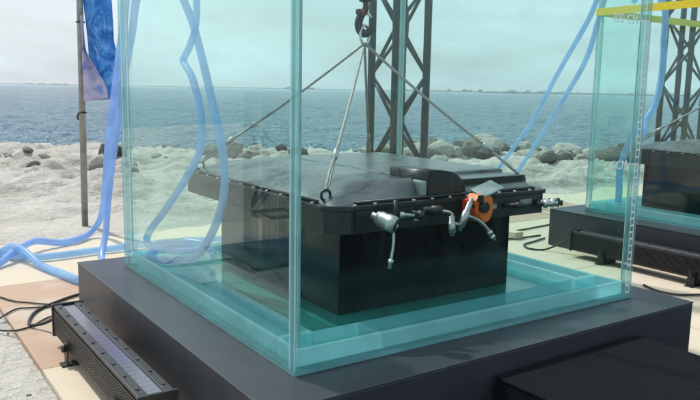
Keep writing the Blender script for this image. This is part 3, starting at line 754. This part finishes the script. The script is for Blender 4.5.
hoseobj([(3.30, 1.33, 1.60), (3.24, 1.40, 1.65), (3.14, 1.47, 1.62), (3.07, 1.53, 1.25), (3.26, 1.8, 1.045), (3.70, 2.4, .693), (3.88, 2.8, .339), (4.15, 3.2, .09), (4.4, 3.46, .025), (4.8, 3.7, .01)], 'lower blue hose slanting from the second tank down to the sand', .018, 'hose2')
hoseobj([(3.50, 1.53, 1.60), (3.50, 1.48, 1.66), (3.50, 1.41, 1.68), (3.505, 1.30, 1.55), (3.53, 1.30, 1.344), (3.535, 1.30, 1.118), (3.487, 1.30, .921), (3.40, 1.30, .82), (3.30, 1.24, .76), (3.16, 1.18, .745), (3.08, 1.15, .78), (3.06, 1.18, .68), (3.09, 1.25, .52), (3.14, 1.28, .38), (3.17, 1.30, .272)], 'blue hose bending down inside the second tank', .022, 'hose2')

# ------------------------------------------------------------------ flag on its pole
def build_flag():
    t = thing('flag', 'blue water-print banner flag on a dull metal pole at left', 'flag', (.385, 3.56, 0)); P = Local(t)
    top = Vector((.425, 3.57, 2.9)); base = Vector((.385, 3.56, -.03))
    bm = nb(); tube(bm, [base, base.lerp(top, .5), top], .0215, 12); P.part('pole', bm, 'pole')
    right = Vector((cy, -sy, 0)); f2 = Vector((sy, cy, 0))
    def pt(z): return base.lerp(top, (z-base.z)/(top.z-base.z))
    def cloth(name, mat, edge, zt, zb, depth, seedv, n=30):
        bm = nb(); g = []
        for j in range(n+1):
            z = zt+(zb-zt)*j/n; row = []
            x0, x1 = edge(j/n)
            for i in range(15):
                s_ = i/14; x = x0+(x1-x0)*s_
                fold = depth*math.sin(s_*7+seedv+j*.06)*(.4+.6*s_) + .02*noise.noise(Vector((x*9, z*4, seedv)))
                p = pt(z)+right*x+f2*fold; row.append(bm.verts.new(p+Vector((0, 0, .03*s_*math.sin(seedv)))))
            g.append(row)
        for j in range(n):
            for i in range(14):
                f = bm.faces.new((g[j][i], g[j][i+1], g[j+1][i+1], g[j+1][i])); f.smooth = True
        o = P.part(name, bm, mat)
        md = o.modifiers.new('thick', 'SOLIDIFY'); md.thickness = .003
        return o
    cloth('banner', 'flag', lambda s_: (.014+.04*sm(.50, .95, s_), .185+.035*s_+.075*sm(.76, .93, s_)), 2.6, .885, .030, .4)
    o = cloth('banner_fold', 'flagback', lambda s_: (.022+.01*s_, .028+.05*s_+.12*sm(.35, .95, s_)), 1.42, .875, .018, 2.0)
    for v_ in o.data.vertices: v_.co -= f2*.045
    for z in (1.40, .80):
        bm = nb(); tube(bm, [pt(z)+right*(.026*math.cos(a))+f2*(.026*math.sin(a)) for a in [2*math.pi*k/12 for k in range(13)]], .005, 6)
        if z < 1: tube(bm, [pt(z)-right*.024, pt(z)-right*.035+Vector((0, 0, -.025)), pt(z)-right*.03+Vector((0, 0, -.05))], .006, 6)
        P.part('tie', bm, 'cable')
build_flag()

# ------------------------------------------------------------------ carpeted step
t = thing('step_block', 'black carpeted step block standing against the front plinth', 'step', (.905, -.50, 0)); P = Local(t)
bm = nb(); bx(bm, .567, 1.24, -.84, -.172, -.003, .172, bev=.006); P.part('body', bm, 'carpet')
bm = nb(); bx(bm, .565, 1.242, -.842, -.170, .1725, .1805, bev=.004); P.part('top_mat', bm, 'carpet')

# ------------------------------------------------------------------ rocks
protos = []
for k in range(7):
    bm = nb(); bmesh.ops.create_icosphere(bm, subdivisions=2, radius=1)
    for v_ in bm.verts:
        d = v_.co.normalized(); q = Vector(d)
        r_ = 1+.34*noise.noise(q*1.1+Vector((k*7, 0, 0)))+.22*noise.noise(q*2.7+Vector((0, k*5, 0)))+.09*noise.noise(q*7+Vector((0, 0, k)))
        for ci in range(18):
            rr = random.Random(k*31+ci); c_ = Vector((rr.uniform(-1, 1), rr.uniform(-1, 1), rr.uniform(-1, 1))).normalized()
            dd = d.dot(c_)
            if dd > .01: r_ = min(r_, rr.uniform(.60, .88)/max(dd, .2))
        v_.co = d*r_
    me = bpy.data.meshes.new('rock'); bm.to_mesh(me); bm.free(); protos.append(me)
rmesh = {}
def rock(u, v, size, mat, label, group='rocks along the shore', squash=.65, sink=.3, k=None, tilt=.3):
    k = random.randrange(7) if k is None else k
    if (k, mat) not in rmesh:
        m_ = protos[k].copy(); m_.materials.clear(); m_.materials.append(MAT[mat])
        rmesh[(k, mat)] = m_
    o = bpy.data.objects.new('rock', rmesh[(k, mat)]); C.objects.link(o)
    x, y = uv2w(u, v); sx = size*random.uniform(.8, 1.25); sz = size*squash*random.uniform(.8, 1.2)
    o.location = (x, y, sandz(u, v)+sz*(1-2*sink)*.8); o.scale = (sx, size, sz); o.rotation_euler = (random.uniform(-tilt, tilt), random.uniform(-tilt, tilt), random.uniform(0, 6.3))
    if group:
        px = u/v
        zone = ('left of the flag pole' if px < -.37 else 'between the flag pole and the front tank' if px < -.31 else 'seen through the left pane of the front tank' if px < -.07 else
                'seen behind the wire sling in the front tank' if px < .01 else 'seen behind the truss tower' if px < .11 else 'right of the truss tower' if px < .2 else
                'behind the two slanting blue hoses' if px < .27 else 'left of the second tank' if px < .33 else 'seen through the second tank')
        label = '%s %s %s' % ('small' if size < .075 else 'medium' if size < .13 else 'large', label, zone)
    tag(o, label, 'rock', group)
pale = 'pale rock in the shore bank'
dark = 'dark rock in the shore bank'
mid = 'brown-grey rock in the shore bank'
rr = random.Random(11)
for i in range(140):
    u = rr.uniform(.6, 4.4); v = rr.triangular(8.6, 10.9, 10.2); sz = rr.choice((.07, .09, .12, .15, .19))
    m_ = rr.choice(('rock_pale', 'rock_pale', 'rock_pale', 'rock_mid', 'rock_dark'))
    rock(u, v, sz, m_, {'rock_pale': pale, 'rock_dark': dark, 'rock_mid': mid}[m_], sink=.18, squash=.8)
for i in range(110):
    u = rr.uniform(-4.4, 1.0); v = rr.uniform(7.6, 10.2); sz = rr.choice((.04, .05, .07, .09, .12, .15))
    m_ = rr.choice(('rock_mid', 'rock_pale', 'rock_dark', 'rock_pale'))
    rock(u, v, sz, m_, {'rock_pale': pale, 'rock_dark': dark, 'rock_mid': mid}[m_])
rock(-2.62, 7.15, .105, 'rock_dark', 'dark flat rock half buried in the sand left of the flag pole', None, .5, .3, 1)
rock(-2.75, 8.35, .17, 'rock_dark', 'large dark rock just left of the flag pole near the water', None, .75, .3, 2)
rock(-2.25, 7.5, .07, 'rock_dark', 'small dark rock in the sand between flag pole and blue hose', None, .7, .3, 3)
rock(-3.05, 6.2, .06, 'rock_dark', 'small dark rock in the sand at the left edge', None, .7, .3, 4)
rock(-3.35, 9.2, .50, 'rock_pale', 'broad low pale boulder at the water behind the flag pole', None, .22, .32, 2, .03)
rock(3.05, 10.1, .28, 'rock_pale', 'largest pale boulder of the rock bank, left of the second tank', None, .85, .25, 0)
rock(1.1, 10.0, .24, 'rock_mid', 'rounded brown-grey boulder of the rock bank seen above the battery hump', None, .8, .25, 6)
rock(-1.45, 8.6, .18, 'rock_mid', 'brown-grey boulder seen between the hanging hoses in the tank', None, .85, .25, 6)
# pebbles on the near sand
bm = nb()
for i in range(160):
    x, y = rr.uniform(-1.2, -.44), rr.uniform(.1, 2.2); s_ = rr.choice((.002, .003, .004, .007))
    u_ = (x-CAM.x)*cy-(y-CAM.y)*sy; v_ = (x-CAM.x)*sy+(y-CAM.y)*cy
    bmesh.ops.create_icosphere(bm, subdivisions=1, radius=s_, matrix=Matrix.Translation((x, y, sandz(u_, v_)+s_*.3)) @ Matrix.Diagonal((rr.uniform(.8, 1.6), 1, .7, 1)))
tag(obj('pebbles', bm, 'rock_mid'), 'tiny stones scattered on the near sand', 'pebbles', kind='stuff')

# ------------------------------------------------------------------ haze
bm = nb(); bx(bm, -27000, 27000, -27000, 27000, -6, 60)
s = NT('haze_air'); pv = s.n('VolumePrincipled'); pv.inputs['Color'].default_value = (.93, .96, 1, 1); pv.inputs['Density'].default_value = 1.1e-4; pv.inputs['Anisotropy'].default_value = .3
s.l(pv.outputs[0], s.out.inputs['Volume']); MAT['haze'] = s.m
hz = obj('haze', bm, 'haze'); tag(hz, 'thin sea haze over the whole view', 'haze', kind='stuff')
